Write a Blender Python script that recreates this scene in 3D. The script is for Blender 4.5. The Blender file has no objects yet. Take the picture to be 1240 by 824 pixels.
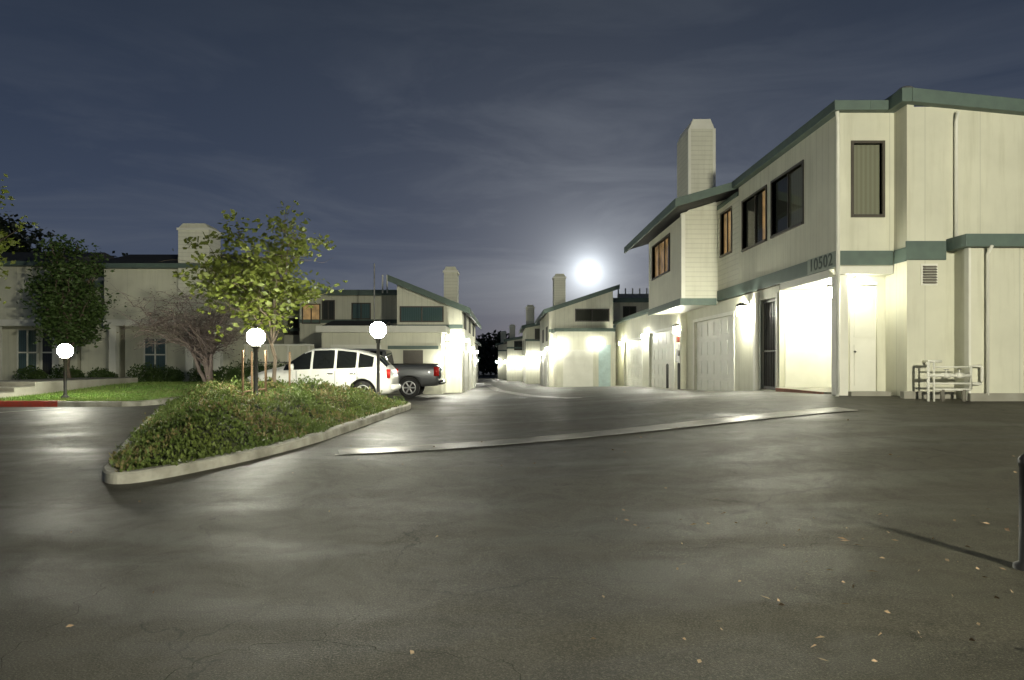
import bpy, math, random
from mathutils import Vector, Matrix, noise as mnoise
random.seed(7)
R=random.Random(11)
scn=bpy.context.scene
# ------------------------------------------------------------------ terrain
def interp(t,x):
    if x<=t[0][0]: return t[0][1]
    for (a,b),(c,d) in zip(t,t[1:]):
        if x<=c: return b+(d-b)*(x-a)/(c-a)
    return t[-1][1]
PY=[(0,0),(7,0),(12,.15),(16,.3),(20,.33),(27,.12),(35,0),(50,-.3),(80,-.75),(120,-1.3),(300,-1.5)]
AY=[(0,0),(5,.05),(10,.3),(15.6,.46),(22.7,.27),(29,.27),(49,.1),(120,0)]
def ss(t):
    t=max(0,min(1,t)); return t*t*(3-2*t)
def gz(x,y):
    return interp(PY,y)+interp(AY,y)*ss((x+2)/9.6)
# ------------------------------------------------------------------ materials
def nt(name):
    m=bpy.data.materials.new(name); m.use_nodes=True
    n=m.node_tree; b=n.nodes['Principled BSDF']; return m,n,b
def node(n,t,**k):
    a=n.nodes.new(t)
    for p,v in k.items():
        if p in a.inputs: a.inputs[p].default_value=v
        else: setattr(a,p,v)
    return a
def math_(n,op,a,b=None,c=None):
    m=n.nodes.new('ShaderNodeMath'); m.operation=op
    for i,v in enumerate((a,b,c)):
        if v is None: continue
        if isinstance(v,(int,float)): m.inputs[i].default_value=v
        else: n.links.new(v,m.inputs[i])
    return m.outputs[0]
def mixc(n,f,a,b,bt='MIX'):
    m=n.nodes.new('ShaderNodeMix'); m.data_type='RGBA'; m.blend_type=bt
    for s,v in ((0,f),(6,a),(7,b)):
        if isinstance(v,(int,float)): m.inputs[s].default_value=v
        elif isinstance(v,tuple): m.inputs[s].default_value=(v+(1,))[:4]
        else: n.links.new(v,m.inputs[s])
    return m.outputs[2]
def ramp(n,f,a,b,va=0.0,vb=1.0):
    m=n.nodes.new('ShaderNodeMapRange'); m.inputs[1].default_value=a; m.inputs[2].default_value=b
    m.inputs[3].default_value=va; m.inputs[4].default_value=vb
    n.links.new(f,m.inputs[0]); return m.outputs[0]
def ntex(n,co,scale,detail=4,rough=.55,dist=0):
    t=node(n,'ShaderNodeTexNoise'); t.inputs['Scale'].default_value=scale; t.inputs['Detail'].default_value=detail
    t.inputs['Roughness'].default_value=rough; t.inputs['Distortion'].default_value=dist
    n.links.new(co,t.inputs['Vector']); return t.outputs['Fac']
def coord(n): 
    return n.nodes.new('ShaderNodeTexCoord').outputs['Object']
def bump(n,b,h,st=.3,d=.02):
    k=n.nodes.new('ShaderNodeBump'); k.inputs['Strength'].default_value=st; k.inputs['Distance'].default_value=d
    n.links.new(h,k.inputs['Height']); n.links.new(k.outputs[0],b.inputs['Normal'])
def simple(name,c1,c2=None,scale=3,rough=.7,metal=0,bs=0,bscale=40,coat=0):
    m,n,b=nt(name); co=coord(n)
    c2=c2 or tuple(v*.8 for v in c1)
    f=ramp(n,ntex(n,co,scale,3),.3,.7)
    n.links.new(mixc(n,f,c1,c2),b.inputs['Base Color'])
    b.inputs['Roughness'].default_value=rough; b.inputs['Metallic'].default_value=metal
    if coat: b.inputs['Coat Weight'].default_value=coat
    if bs: bump(n,b,ntex(n,co,bscale,2),bs,.01)
    return m
def siding(name,c,mode):
    m,n,b=nt(name); co=coord(n)
    s=n.nodes.new('ShaderNodeSeparateXYZ'); n.links.new(co,s.inputs[0])
    if mode=='v': v=math_(n,'DIVIDE',math_(n,'ADD',s.outputs[0],s.outputs[1]),.305)
    else: v=math_(n,'DIVIDE',s.outputs[2],.17)
    fr=math_(n,'FRACT',v)
    if mode=='v': h=ramp(n,math_(n,'ABSOLUTE',math_(n,'SUBTRACT',fr,.5)),.455,.48,1,0)
    elif mode=='h': h=math_(n,'SUBTRACT',1,fr)
    big=ramp(n,ntex(n,co,.8,4,.6),.35,.7)
    mp=n.nodes.new('ShaderNodeMapping'); mp.inputs['Scale'].default_value=(5,5,.35); n.links.new(co,mp.inputs[0])
    st=ramp(n,ntex(n,mp.outputs[0],1.2,4,.65),.5,.8)
    col=mixc(n,math_(n,'MULTIPLY',big,.6),c,tuple(v*.76 for v in c))
    col=mixc(n,math_(n,'MULTIPLY',st,.38),col,(c[0]*.55,c[1]*.54,c[2]*.45))
    if mode in 'vh':
        e=ramp(n,h,0,.25 if mode=='h' else .6,.0,1)
        col=mixc(n,math_(n,'MULTIPLY',math_(n,'SUBTRACT',1,e),.4),col,tuple(v*.45 for v in c))
        bump(n,b,h,.6,.012)
    else:
        pv=math_(n,'FRACT',math_(n,'DIVIDE',math_(n,'ADD',s.outputs[0],s.outputs[1]),1.22))
        e=ramp(n,math_(n,'ABSOLUTE',math_(n,'SUBTRACT',pv,.5)),.491,.496,0,1)
        col=mixc(n,math_(n,'MULTIPLY',e,.4),col,tuple(v*.4 for v in c))
        bump(n,b,ntex(n,co,60,2),.35,.006)
    n.links.new(col,b.inputs['Base Color']); b.inputs['Roughness'].default_value=.65
    return m
CR=(.65,.645,.52)
M={}
M['sv']=siding('siding_vertical',CR,'v'); M['sh']=siding('siding_lap',(.67,.665,.55),'h'); M['st']=siding('painted_panel',(.63,.625,.5),'s')
M['white']=simple('white_paint',(.74,.735,.65),(.66,.655,.57),2,.5)
M['trim']=simple('grey_green_trim',(.1,.145,.12),(.08,.115,.1),4,.6)
M['trimd']=simple('sign_plate_paint',(.3,.35,.29),(.25,.3,.24),4,.6)
M['dig']=simple('digit_paint',(.03,.055,.04),None,4,.5)
M['roof']=simple('roof_shingle',(.05,.05,.045),(.03,.03,.028),9,.9,bs=.6,bscale=14)
M['dark']=simple('dark_metal',(.02,.02,.02),(.03,.028,.026),5,.45)
M['frame']=simple('bronze_window_frame',(.07,.06,.045),None,5,.4)
M['grey']=simple('galvanised_metal',(.35,.35,.33),(.25,.25,.24),7,.45,.6)
M['conc']=simple('concrete',(.34,.33,.28),(.22,.21,.17),1.3,.7,bs=.3,bscale=50)
M['concd']=simple('concrete_riser',(.2,.19,.15),(.12,.11,.09),3,.8)
M['kerb']=simple('kerb_concrete',(.42,.41,.35),(.19,.185,.15),3.2,.75,bs=.4,bscale=40)
M['red']=simple('red_paint',(.4,.05,.03),(.25,.06,.04),5,.6)
M['brick']=simple('brick_step',(.3,.13,.08),(.2,.09,.06),8,.8)
M['tyre']=simple('tyre_rubber',(.02,.02,.02),None,5,.8)
M['rim']=simple('alloy',(.55,.55,.55),None,5,.3,.8)
M['carw']=simple('white_car_paint',(.76,.76,.72),(.73,.73,.69),2,.25,coat=.6)
M['carg']=simple('grey_truck_paint',(.13,.135,.14),(.11,.115,.12),2,.3,.3,coat=.6)
M['carglass']=simple('car_glass',(.012,.014,.014),None,2,.06)
M['tail']=simple('tail_light_lens',(.45,.02,.015),None,5,.2)
M['head']=simple('head_light_lens',(.6,.6,.6),None,5,.1)
M['chrome']=simple('chrome',(.7,.7,.7),None,5,.12,1)
M['wood']=simple('stake_wood',(.2,.13,.07),(.13,.08,.045),6,.85,bs=.5)
M['bark']=simple('bark',(.13,.1,.07),(.07,.055,.04),9,.9,bs=.8,bscale=25)
M['barkp']=simple('purple_bark',(.24,.19,.17),(.15,.115,.105),9,.85)
M['soil']=simple('soil',(.05,.055,.025),(.035,.045,.018),4,.95,bs=.8,bscale=10)
M['line']=simple('worn_line_paint',(.6,.58,.5),(.1,.095,.075),3,.6)
M['crack']=simple('crack_dark',(.012,.011,.009),(.03,.028,.02),6,.9)
M['dleaf']=simple('dry_leaf',(.2,.13,.08),(.3,.23,.14),6,.8)
M['blue']=simple('pale_blue_paint',(.45,.58,.56),None,4,.6)
def emis(name,c,s):
    m,n,b=nt(name); b.inputs['Base Color'].default_value=(.8,.8,.8,1)
    b.inputs['Emission Color'].default_value=c+(1,); b.inputs['Emission Strength'].default_value=s
    return m
M['globe']=emis('lamp_globe',(1,.98,.8),300)
M['globeb']=emis('tall_lamp_globe',(1,.96,.76),3100)
M['wlS']=emis('small_wall_light_lens',(1,.99,.85),800)
M['wlP']=emis('porch_light_lens',(1,.98,.8),360)
def curtain(name,c,e=0,ec=(1,.6,.25)):
    m,n,b=nt(name); co=coord(n)
    s=n.nodes.new('ShaderNodeSeparateXYZ'); n.links.new(co,s.inputs[0])
    v=math_(n,'SINE',math_(n,'MULTIPLY',math_(n,'ADD',s.outputs[0],s.outputs[1]),60))
    n.links.new(mixc(n,ramp(n,v,-1,1),c,tuple(k*.8 for k in c)),b.inputs['Base Color'])
    b.inputs['Roughness'].default_value=.9
    if e:
        b.inputs['Emission Color'].default_value=ec+(1,)
        n.links.new(ramp(n,ntex(n,co,2.2,3),.35,.65,e*.25,e),b.inputs['Emission Strength'])
    return m
M['cur']=curtain('curtain',(.26,.25,.19)); M['curd']=curtain('dark_blind',(.05,.05,.04))
M['curl']=curtain('lit_curtain',(.3,.22,.14),.4); M['curb']=curtain('blue_curtain',(.1,.16,.17))
def glass():
    m,n,b=nt('window_glass'); o=n.nodes['Material Output']
    t=node(n,'ShaderNodeBsdfTransparent'); t.inputs[0].default_value=(.85,.88,.85,1)
    g=node(n,'ShaderNodeBsdfGlossy'); g.inputs['Roughness'].default_value=.04; g.inputs[0].default_value=(1,1,1,1)
    f=node(n,'ShaderNodeFresnel'); f.inputs[0].default_value=1.45
    x=node(n,'ShaderNodeMixShader'); n.links.new(f.outputs[0],x.inputs[0]); n.links.new(t.outputs[0],x.inputs[1]); n.links.new(g.outputs[0],x.inputs[2])
    n.links.new(x.outputs[0],o.inputs[0]); return m
M['glass']=glass()
def leafm(name,a,b_,scale=1.5,tr=.35):
    m,n,b=nt(name); co=coord(n); o=n.nodes['Material Output']
    f=ramp(n,ntex(n,co,scale,4,.7),.32,.68); f2=ramp(n,ntex(n,co,scale*14,1),.3,.7)
    c=mixc(n,f,a,b_); c=mixc(n,math_(n,'MULTIPLY',f2,.5),c,tuple(v*.45 for v in a))
    n.links.new(c,b.inputs['Base Color']); b.inputs['Roughness'].default_value=.6
    if tr:
        t=node(n,'ShaderNodeBsdfTranslucent'); n.links.new(c,t.inputs[0])
        x=node(n,'ShaderNodeMixShader'); x.inputs[0].default_value=tr
        n.links.new(b.outputs[0],x.inputs[1]); n.links.new(t.outputs[0],x.inputs[2]); n.links.new(x.outputs[0],o.inputs[0])
    return m
M['leafy']=leafm('yellow_green_leaves',(.17,.2,.03),(.1,.135,.02))
M['leafg']=leafm('green_leaves',(.08,.13,.03),(.045,.09,.02))
M['leafd']=leafm('dark_leaves',(.02,.035,.012),(.012,.02,.008),tr=0)
M['leafp']=leafm('purple_leaves',(.16,.11,.08),(.1,.09,.05))
M['ivy']=leafm('ground_cover_leaves',(.17,.22,.05),(.09,.15,.035),1.1,.25)
M['ivyb']=leafm('ground_cover_flowers',(.26,.21,.1),(.23,.22,.07),1.6,.25)
M['grassb']=leafm('grass_blades',(.11,.24,.03),(.17,.21,.045),.5,.2)
def lawnm():
    m,n,b=nt('lawn_turf'); co=coord(n)
    f=ramp(n,ntex(n,co,.28,5,.6),.42,.6); g=ntex(n,co,22,4)
    c=mixc(n,f,(.1,.22,.03),(.23,.19,.08)); c=mixc(n,math_(n,'MULTIPLY',g,.5),c,(.04,.08,.015))
    n.links.new(c,b.inputs['Base Color']); b.inputs['Roughness'].default_value=.9; bump(n,b,g,.6,.03); return m
M['lawn']=lawnm()
def asphalt():
    m,n,b=nt('asphalt'); co=coord(n)
    big=ramp(n,ntex(n,co,.22,5,.55,1.0),.4,.6); mid=ramp(n,ntex(n,co,1.6,5,.7,1.4),.4,.68)
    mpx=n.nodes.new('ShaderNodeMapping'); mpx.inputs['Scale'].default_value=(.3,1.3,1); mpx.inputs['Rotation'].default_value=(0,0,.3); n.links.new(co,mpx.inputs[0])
    shade_streak=ramp(n,ntex(n,mpx.outputs[0],.5,5,.6,1.2),.46,.6)
    fine=ntex(n,co,85,3,.85)
    c=mixc(n,big,(.036,.0335,.024),(.06,.056,.039))
    c=mixc(n,math_(n,'MULTIPLY',mid,.5),c,(.022,.021,.016))
    c=mixc(n,math_(n,'MULTIPLY',shade_streak,.62),c,(.017,.0165,.013))  # dark streaks paint foreground shadow bands into the asphalt colour
    c=mixc(n,ramp(n,fine,.52,.68,0,.85),c,(.15,.14,.105))
    c=mixc(n,ramp(n,fine,.48,.34,0,.85),c,(.008,.008,.006))
    vs=node(n,'ShaderNodeTexVoronoi'); vs.inputs['Scale'].default_value=.55; n.links.new(co,vs.inputs['Vector'])
    c=mixc(n,ramp(n,vs.outputs['Distance'],.05,.13,.5,0),c,(.01,.01,.009))
    dn=node(n,'ShaderNodeTexNoise'); dn.inputs['Scale'].default_value=1.3; dn.inputs['Detail'].default_value=5; n.links.new(co,dn.inputs['Vector'])
    vm=node(n,'ShaderNodeVectorMath',operation='MULTIPLY_ADD'); n.links.new(dn.outputs['Color'],vm.inputs[0]); vm.inputs[1].default_value=(1.3,1.3,0); n.links.new(co,vm.inputs[2])
    vo=node(n,'ShaderNodeTexVoronoi',feature='DISTANCE_TO_EDGE'); vo.inputs['Scale'].default_value=.33; n.links.new(vm.outputs[0],vo.inputs['Vector'])
    cr=ramp(n,vo.outputs['Distance'],.001,.004,1,0)
    mask=ramp(n,ntex(n,co,.33,1),.44,.52)
    c=mixc(n,math_(n,'MULTIPLY',math_(n,'MULTIPLY',cr,mask),.7),c,(.008,.008,.006))
    n.links.new(c,b.inputs['Base Color'])
    b.inputs['Specular IOR Level'].default_value=.3
    n.links.new(ramp(n,math_(n,'ADD',math_(n,'MULTIPLY',big,.6),math_(n,'ADD',math_(n,'MULTIPLY',shade_streak,-.5),math_(n,'MULTIPLY',mid,.4))),-.3,1,.45,.72),b.inputs['Roughness'])
    bump(n,b,fine,.7,.006); return m
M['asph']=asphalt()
def gutterm():
    m,n,b=nt('gutter_concrete'); co=coord(n)
    f=ramp(n,ntex(n,co,1.1,5,.65),.35,.65)
    c=mixc(n,f,(.2,.19,.15),(.07,.066,.052)); n.links.new(c,b.inputs['Base Color'])
    b.inputs['Roughness'].default_value=.4; bump(n,b,ntex(n,co,50,2),.2,.006); return m
M['gut']=gutterm()
# ------------------------------------------------------------------ mesh builder
def empty(name,loc=(0,0,0)):
    e=bpy.data.objects.new(name,None); e.location=loc; scn.collection.objects.link(e); return e
class MB:
    def __init__(s): s.v=[];s.f=[];s.m=[];s.mats=[]
    def mi(s,k):
        if k not in s.mats: s.mats.append(k)
        return s.mats.index(k)
    def add(s,vs,fs,k):
        o=len(s.v); s.v+=[tuple(v) for v in vs]; i=s.mi(k)
        for f in fs: s.f.append(tuple(o+a for a in f)); s.m.append(i)
    def box(s,x0,x1,y0,y1,z0,z1,k):
        x0,x1=sorted((x0,x1));y0,y1=sorted((y0,y1));z0,z1=sorted((z0,z1))
        s.add([(x0,y0,z0),(x1,y0,z0),(x1,y1,z0),(x0,y1,z0),(x0,y0,z1),(x1,y0,z1),(x1,y1,z1),(x0,y1,z1)],
          [(0,3,2,1),(4,5,6,7),(0,1,5,4),(1,2,6,5),(2,3,7,6),(3,0,4,7)],k)
    def prismY(s,poly,y0,y1,k):
        n=len(poly); a=[(x,y0,z) for x,z in poly]+[(x,y1,z) for x,z in poly]
        s.add(a,[tuple(range(n)),tuple(range(2*n-1,n-1,-1))]+[(i,i+n,(i+1)%n+n,(i+1)%n) for i in range(n)],k)
    def prismX(s,poly,x0,x1,k):
        n=len(poly); a=[(x0,y,z) for y,z in poly]+[(x1,y,z) for y,z in poly]
        s.add(a,[tuple(range(n)),tuple(range(2*n-1,n-1,-1))]+[(i,i+n,(i+1)%n+n,(i+1)%n) for i in range(n)],k)
    def tube(s,pts,r0,r1,k,n=6,cap=True):
        pts=[Vector(p) for p in pts]; L=len(pts); vs=[];fs=[]
        up=Vector((.3,.2,1)).normalized()
        for i,p in enumerate(pts):
            t=(pts[min(i+1,L-1)]-pts[max(i-1,0)])
            if t.length<1e-6: t=Vector((0,0,1))
            t.normalize(); a=t.cross(up)
            if a.length<.05: a=t.cross(Vector((1,0,0)))
            a.normalize(); b=t.cross(a); r=r0+(r1-r0)*i/max(1,L-1)
            for j in range(n):
                w=2*math.pi*j/n; vs.append(p+a*(r*math.cos(w))+b*(r*math.sin(w)))
        for i in range(L-1):
            for j in range(n): fs.append((i*n+j,i*n+(j+1)%n,(i+1)*n+(j+1)%n,(i+1)*n+j))
        if cap: fs.append(tuple(range(n))[::-1]); fs.append(tuple((L-1)*n+j for j in range(n)))
        s.add(vs,fs,k)
    def lathe(s,c,prof,k,axis='z',n=20):
        vs=[];fs=[]
        for r,h in prof:
            for j in range(n):
                w=2*math.pi*j/n; a=r*math.cos(w); b=r*math.sin(w)
                vs.append((c[0]+a,c[1]+b,c[2]+h) if axis=='z' else ((c[0]+a,c[1]+h,c[2]+b) if axis=='y' else (c[0]+h,c[1]+a,c[2]+b)))
        for i in range(len(prof)-1):
            for j in range(n): fs.append((i*n+j,i*n+(j+1)%n,(i+1)*n+(j+1)%n,(i+1)*n+j))
        s.add(vs,fs,k)
    def sphere(s,c,r,k,n=16,m=8):
        s.lathe(c,[(max(.001,r*math.sin(math.pi*i/m)),-r*math.cos(math.pi*i/m)) for i in range(m+1)],k,'z',n)
    def slab(s,ax,c,sg,u0,u1,z0,z1,d0,d1,k):
        if ax=='x': s.box(c+sg*d0,c+sg*d1,u0,u1,z0,z1,k)
        else: s.box(u0,u1,c+sg*d0,c+sg*d1,z0,z1,k)
    def pane(s,ax,c,sg,u0,u1,z0,z1,d,k='glass'):
        q=c+sg*d
        if ax=='x': s.add([(q,u0,z0),(q,u0,z1),(q,u1,z1),(q,u1,z0)],[(0,1,2,3)],k)
        else: s.add([(u0,q,z0),(u1,q,z0),(u1,q,z1),(u0,q,z1)],[(0,1,2,3)],k)
    def wall(s,ax,c,sg,u0,u1,z0,z1,holes,k,th=.15):
        us=sorted(set([u0,u1]+[v for h in holes for v in h[:2] if u0<v<u1]))
        for a,b in zip(us,us[1:]):
            hs=sorted([(h[2],h[3]) for h in holes if h[0]<=a+1e-6 and h[1]>=b-1e-6]); z=z0
            for p,q in hs:
                if p>z: s.slab(ax,c,sg,a,b,z,p,-th,0,k)
                z=q
            if z<z1: s.slab(ax,c,sg,a,b,z,z1,-th,0,k)
    def window(s,ax,c,sg,u0,u1,z0,z1,cur='cur',mull=1,trim=None,t=.06,split=None):
        u0,u1=sorted((u0,u1)); f=trim or 'frame'
        s.slab(ax,c,sg,u0-t,u0,z0-t,z1+t,-.1,.035,f); s.slab(ax,c,sg,u1,u1+t,z0-t,z1+t,-.1,.035,f)
        s.slab(ax,c,sg,u0,u1,z1,z1+t,-.1,.032,f); s.slab(ax,c,sg,u0-.03,u1+.03,z0-t,z0,-.1,.06,f)
        for i in range(mull):
            m=u0+(u1-u0)*(i+1)/(mull+1); s.slab(ax,c,sg,m-.025,m+.025,z0,z1,-.059,-.02,'frame')
        s.pane(ax,c,sg,u0,u1,z0,z1,-.062)
        if split:
            m=u0+(u1-u0)*split[0]; s.slab(ax,c,sg,u0,m,z0,z1,-.15,-.11,split[1]); s.slab(ax,c,sg,m,u1,z0,z1,-.14,-.1,cur)
        else: s.slab(ax,c,sg,u0,u1,z0,z1,-.14,-.1,cur)
    def garage(s,ax,c,sg,u0,u1,z0,z1,rows=4,cols=6,k='white'):
        u0,u1=sorted((u0,u1)); s.slab(ax,c,sg,u0,u1,z0,z1,-.16,-.1,k)
        dz=(z1-z0)/rows; du=(u1-u0)/cols
        for i in range(rows):
            s.slab(ax,c,sg,u0,u1,z0+i*dz+.0,z0+i*dz+.02,-.1,-.07,k)
            for j in range(cols):
                s.slab(ax,c,sg,u0+j*du+.09,u0+(j+1)*du-.09,z0+i*dz+.13,z0+(i+1)*dz-.1,-.1,-.075,k)
    def obj(s,name,parent=None,smooth=False,bevel=0):
        me=bpy.data.meshes.new(name); me.from_pydata(s.v,[],s.f)
        for k in s.mats: me.materials.append(M[k])
        me.polygons.foreach_set('material_index',s.m)
        if smooth: me.polygons.foreach_set('use_smooth',[True]*len(me.polygons))
        me.update(); o=bpy.data.objects.new(name,me); scn.collection.objects.link(o)
        if parent: o.parent=parent
        if bevel:
            b=o.modifiers.new('b','BEVEL'); b.width=bevel; b.segments=2; b.limit_method='ANGLE'
        return o
# ------------------------------------------------------------------ ground
def rng(a,b,d):
    o=[];x=a
    while x<b-1e-6: o.append(x); x+=d
    return o+[b]
def sheet(name,xs,ys,fn,k):
    b=MB(); nx=len(xs)
    vs=[(x,y,fn(x,y)) for y in ys for x in xs]
    fs=[(j*nx+i,j*nx+i+1,(j+1)*nx+i+1,(j+1)*nx+i) for j in range(len(ys)-1) for i in range(nx-1)]
    b.add(vs,fs,k); return b.obj(name,smooth=True)
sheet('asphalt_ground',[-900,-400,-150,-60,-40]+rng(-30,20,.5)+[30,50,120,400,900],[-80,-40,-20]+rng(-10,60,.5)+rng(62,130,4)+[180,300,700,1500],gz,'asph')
def strip(name,pts,w,k,off=.012,seg=.4,jit=0):
    b=MB(); P=[]
    for (a,c) in zip(pts,pts[1:]):
        a=Vector(a);c=Vector(c); n=max(1,int((c-a).length/seg))
        for i in range(n):
            p=a+(c-a)*i/n
            if jit: p+=Vector((mnoise.noise(Vector((p.x*9,p.y*9,1)))*jit,mnoise.noise(Vector((p.x*9,p.y*9,4)))*jit))
            P.append(p)
    P.append(Vector(pts[-1])); vs=[];N=5
    for i,p in enumerate(P):
        t=(P[min(i+1,len(P)-1)]-P[max(i-1,0)]).normalized(); nn=Vector((-t.y,t.x))
        ww=w*(1 if not jit else .3+1.4*abs(mnoise.noise(Vector((p.x*14,p.y*14,9)))))
        for j in range(N):
            q=p+nn*(ww*(j/(N-1)-.5)); vs.append((q.x,q.y,gz(q.x,q.y)+off))
    fs=[(i*N+j,i*N+j+1,(i+1)*N+j+1,(i+1)*N+j) for i in range(len(P)-1) for j in range(N-1)]
    b.add(vs,fs,k); return b.obj(name)
strip('concrete_gutter',[(-2.55,10.5),(6.7,13.3)],.5,'gut')
strip('concrete_gutter',[(2.0,19.5),(.9,27),(-.3,36),(-1.5,60)],.5,'gut')
strip('gutter_edge_joint',[(-2.55,10.26),(6.75,13.07)],.05,'line',.018)
strip('gutter_edge_joint',[(-2.6,10.76),(6.6,13.52)],.035,'line',.018)
strip('painted_line',[(-12.4,15.4),(-11.3,17.4)],.12,'line')
strip('garage_apron',[(7.25,22.4),(7.25,48)],.8,'conc',off=.016)
strip('asphalt_crack',[(-1.64,3.1),(-1.46,3.53),(-1.02,3.66),(-.6,3.53),(-.21,3.46),(0.0,3.44),(.06,3.1)],.007,'crack',.005,.03,.09)
strip('asphalt_crack',[(-1.02,3.66),(-.95,3.9),(-.8,4.05)],.005,'crack',.005,.03,.07)
strip('asphalt_crack',[(-2.45,3.1),(-2.6,4.1),(-2.75,5.0),(-2.2,5.6)],.006,'crack',.005,.03,.1)
strip('asphalt_crack',[(1.1,5.6),(2.0,5.35),(2.6,5.5),(3.2,5.3)],.008,'crack',.005,.04,.1)
b=MB()
for i in range(170):
    if i<120: x=R.uniform(.9,4.6);y=R.uniform(2.6,6.5)
    else: x=R.uniform(-4,7);y=R.uniform(3,12)
    a=R.uniform(0,6.28);L=R.uniform(.01,.032)+(i%9==0)*.02;w=L*R.uniform(.25,.45);c,s_=math.cos(a),math.sin(a);z=gz(x,y)+.01;k=R.uniform(.004,.022)
    b.add([(x-c*L,y-s_*L,z),(x+s_*w,y-c*w,z+k),(x+c*L,y+s_*L,z+k*.5),(x-s_*w,y+c*w,z)],[(0,1,2,3)],'dleaf')
b.obj('fallen_leaves')
# ------------------------------------------------------------------ planting island
def smoothpoly(P,sub=8):
    out=[];n=len(P)
    for i in range(n):
        p0,p1,p2,p3=[Vector(P[(i+k)%n]) for k in (-1,0,1,2)]
        for j in range(sub):
            t=j/sub
            out.append(.5*((2*p1)+(p2-p0)*t+(2*p0-5*p1+4*p2-p3)*t*t+(3*p1-p0-3*p2+p3)*t**3))
    return out
def inside(p,poly):
    c=False;n=len(poly);j=n-1
    for i in range(n):
        a,b_=poly[i],poly[j]
        if (a[1]>p[1])!=(b_[1]>p[1]) and p[0]<(b_[0]-a[0])*(p[1]-a[1])/(b_[1]-a[1])+a[0]: c=not c
        j=i
    return c
def edged(p,poly):
    m=1e9;P=Vector(p);n=len(poly)
    for i in range(0,n,2):
        a=Vector(poly[i]);d=Vector(poly[(i+2)%n])-a; t=max(0,min(1,(P-a).dot(d)/max(1e-9,d.length_squared)))
        m=min(m,(P-a-d*t).length)
    return m
ISL=smoothpoly([(-4.98,8.45),(-4.6,8.2),(-4.2,8.65),(-3.65,9.9),(-3.2,11.5),(-2.9,13.3),(-2.55,15.6),(-2.4,17.3),(-2.6,18.2),(-3.3,18.75),(-5.5,18.8),(-8.6,18.8),(-8.95,18.2),(-8.2,16.2),(-6.2,11.2),(-5.35,9.3)])
def kerbloop(name,poly,w=.16,h=.14,closed=True,k='kerb',parent=None):
    b=MB();n=len(poly);vs=[]
    for i in range(n):
        p=Vector(poly[i]); t=(Vector(poly[(i+1)%n if closed else min(i+1,n-1)])-Vector(poly[i-1 if closed else max(i-1,0)])).normalized(); nn=Vector((-t.y,t.x))
        q=p+nn*w; m1=p+nn*.025
        z=gz(p.x,p.y); j=.008*mnoise.noise(Vector((p.x*5,p.y*5,0)))
        vs+=[(p.x,p.y,z-.1),(p.x,p.y,z+h-.025+j),(m1.x,m1.y,z+h+j),(q.x,q.y,z+h+j),(q.x,q.y,z-.1)]
    fs=[]
    for i in range(n if closed else n-1):
        for j in range(4): a=i*5+j;c=((i+1)%n)*5+j; fs.append((a,c,c+1,a+1))
    b.add(vs,fs,k); return b.obj(name,parent)
isl=kerbloop('island_kerb',[tuple(p) for p in ISL])
IP=[tuple(p) for p in ISL]
def veg_h(x,y,d):
    h=ss((d-.1)/1.1)
    taper=.55+.45*ss((18.6-y)/1.5) 
    amp=.27+.24*ss((-3.4-x)/1.2)
    return .12+amp*h*taper*(.85+.65*mnoise.noise(Vector((x*1.3,y*1.3,0))))+.13*mnoise.noise(Vector((x*4,y*4,3)))*h
b=MB();xs=rng(-9.2,-2.2,.2);ys=rng(8,19,.2);idx={}
vs=[];fs=[]
for j,y in enumerate(ys):
    for i,x in enumerate(xs):
        if inside((x,y),IP):
            d=edged((x,y),IP); idx[(i,j)]=len(vs); vs.append((x,y,gz(x,y)+max(.06,veg_h(x,y,d)-.08)*min(1,d/.3+.3)))
for (i,j) in list(idx):
    q=[(i,j),(i+1,j),(i+1,j+1),(i,j+1)]
    if all(a in idx for a in q): fs.append(tuple(idx[a] for a in q))
b.add(vs,fs,'soil'); b.obj('planting_soil',smooth=True)
b=MB();cnt=0
while cnt<27000:
    x=R.uniform(-9.2,-2.3);y=R.uniform(8,18.9)
    if y>12 and R.random()<.25: continue
    if not inside((x,y),IP): continue
    d=edged((x,y),IP)
    if d<.08+.12*mnoise.noise(Vector((x*3,y*3,7))): continue
    dens=mnoise.noise(Vector((x*.9,y*.9,11)))
    if dens<-.25 and R.random()<.45: continue
    cnt+=1
    h=veg_h(x,y,d)+gz(x,y); z=h-R.random()**1.6*.16+.03+(R.random()<.1)*R.uniform(.03,.14)
    k='ivyb' if (mnoise.noise(Vector((x*1.1,y*1.1,5)))>.0 and R.random()<.45) else 'ivy'
    for q in range(3):
        a=R.uniform(0,6.28);el=R.uniform(.1,1.4);L=R.uniform(.035,.085);w=L*.24
        dx,dy,dz=math.cos(a)*math.cos(el)*L,math.sin(a)*math.cos(el)*L,math.sin(el)*L
        sx,sy=-math.sin(a)*w,math.cos(a)*w
        b.add([(x,y,z),(x+dx*.5+sx,y+dy*.5+sy,z+dz*.55),(x+dx,y+dy,z+dz),(x+dx*.5-sx,y+dy*.5-sy,z+dz*.55)],[(0,1,2,3)],k)
b.obj('ground_cover')
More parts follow.
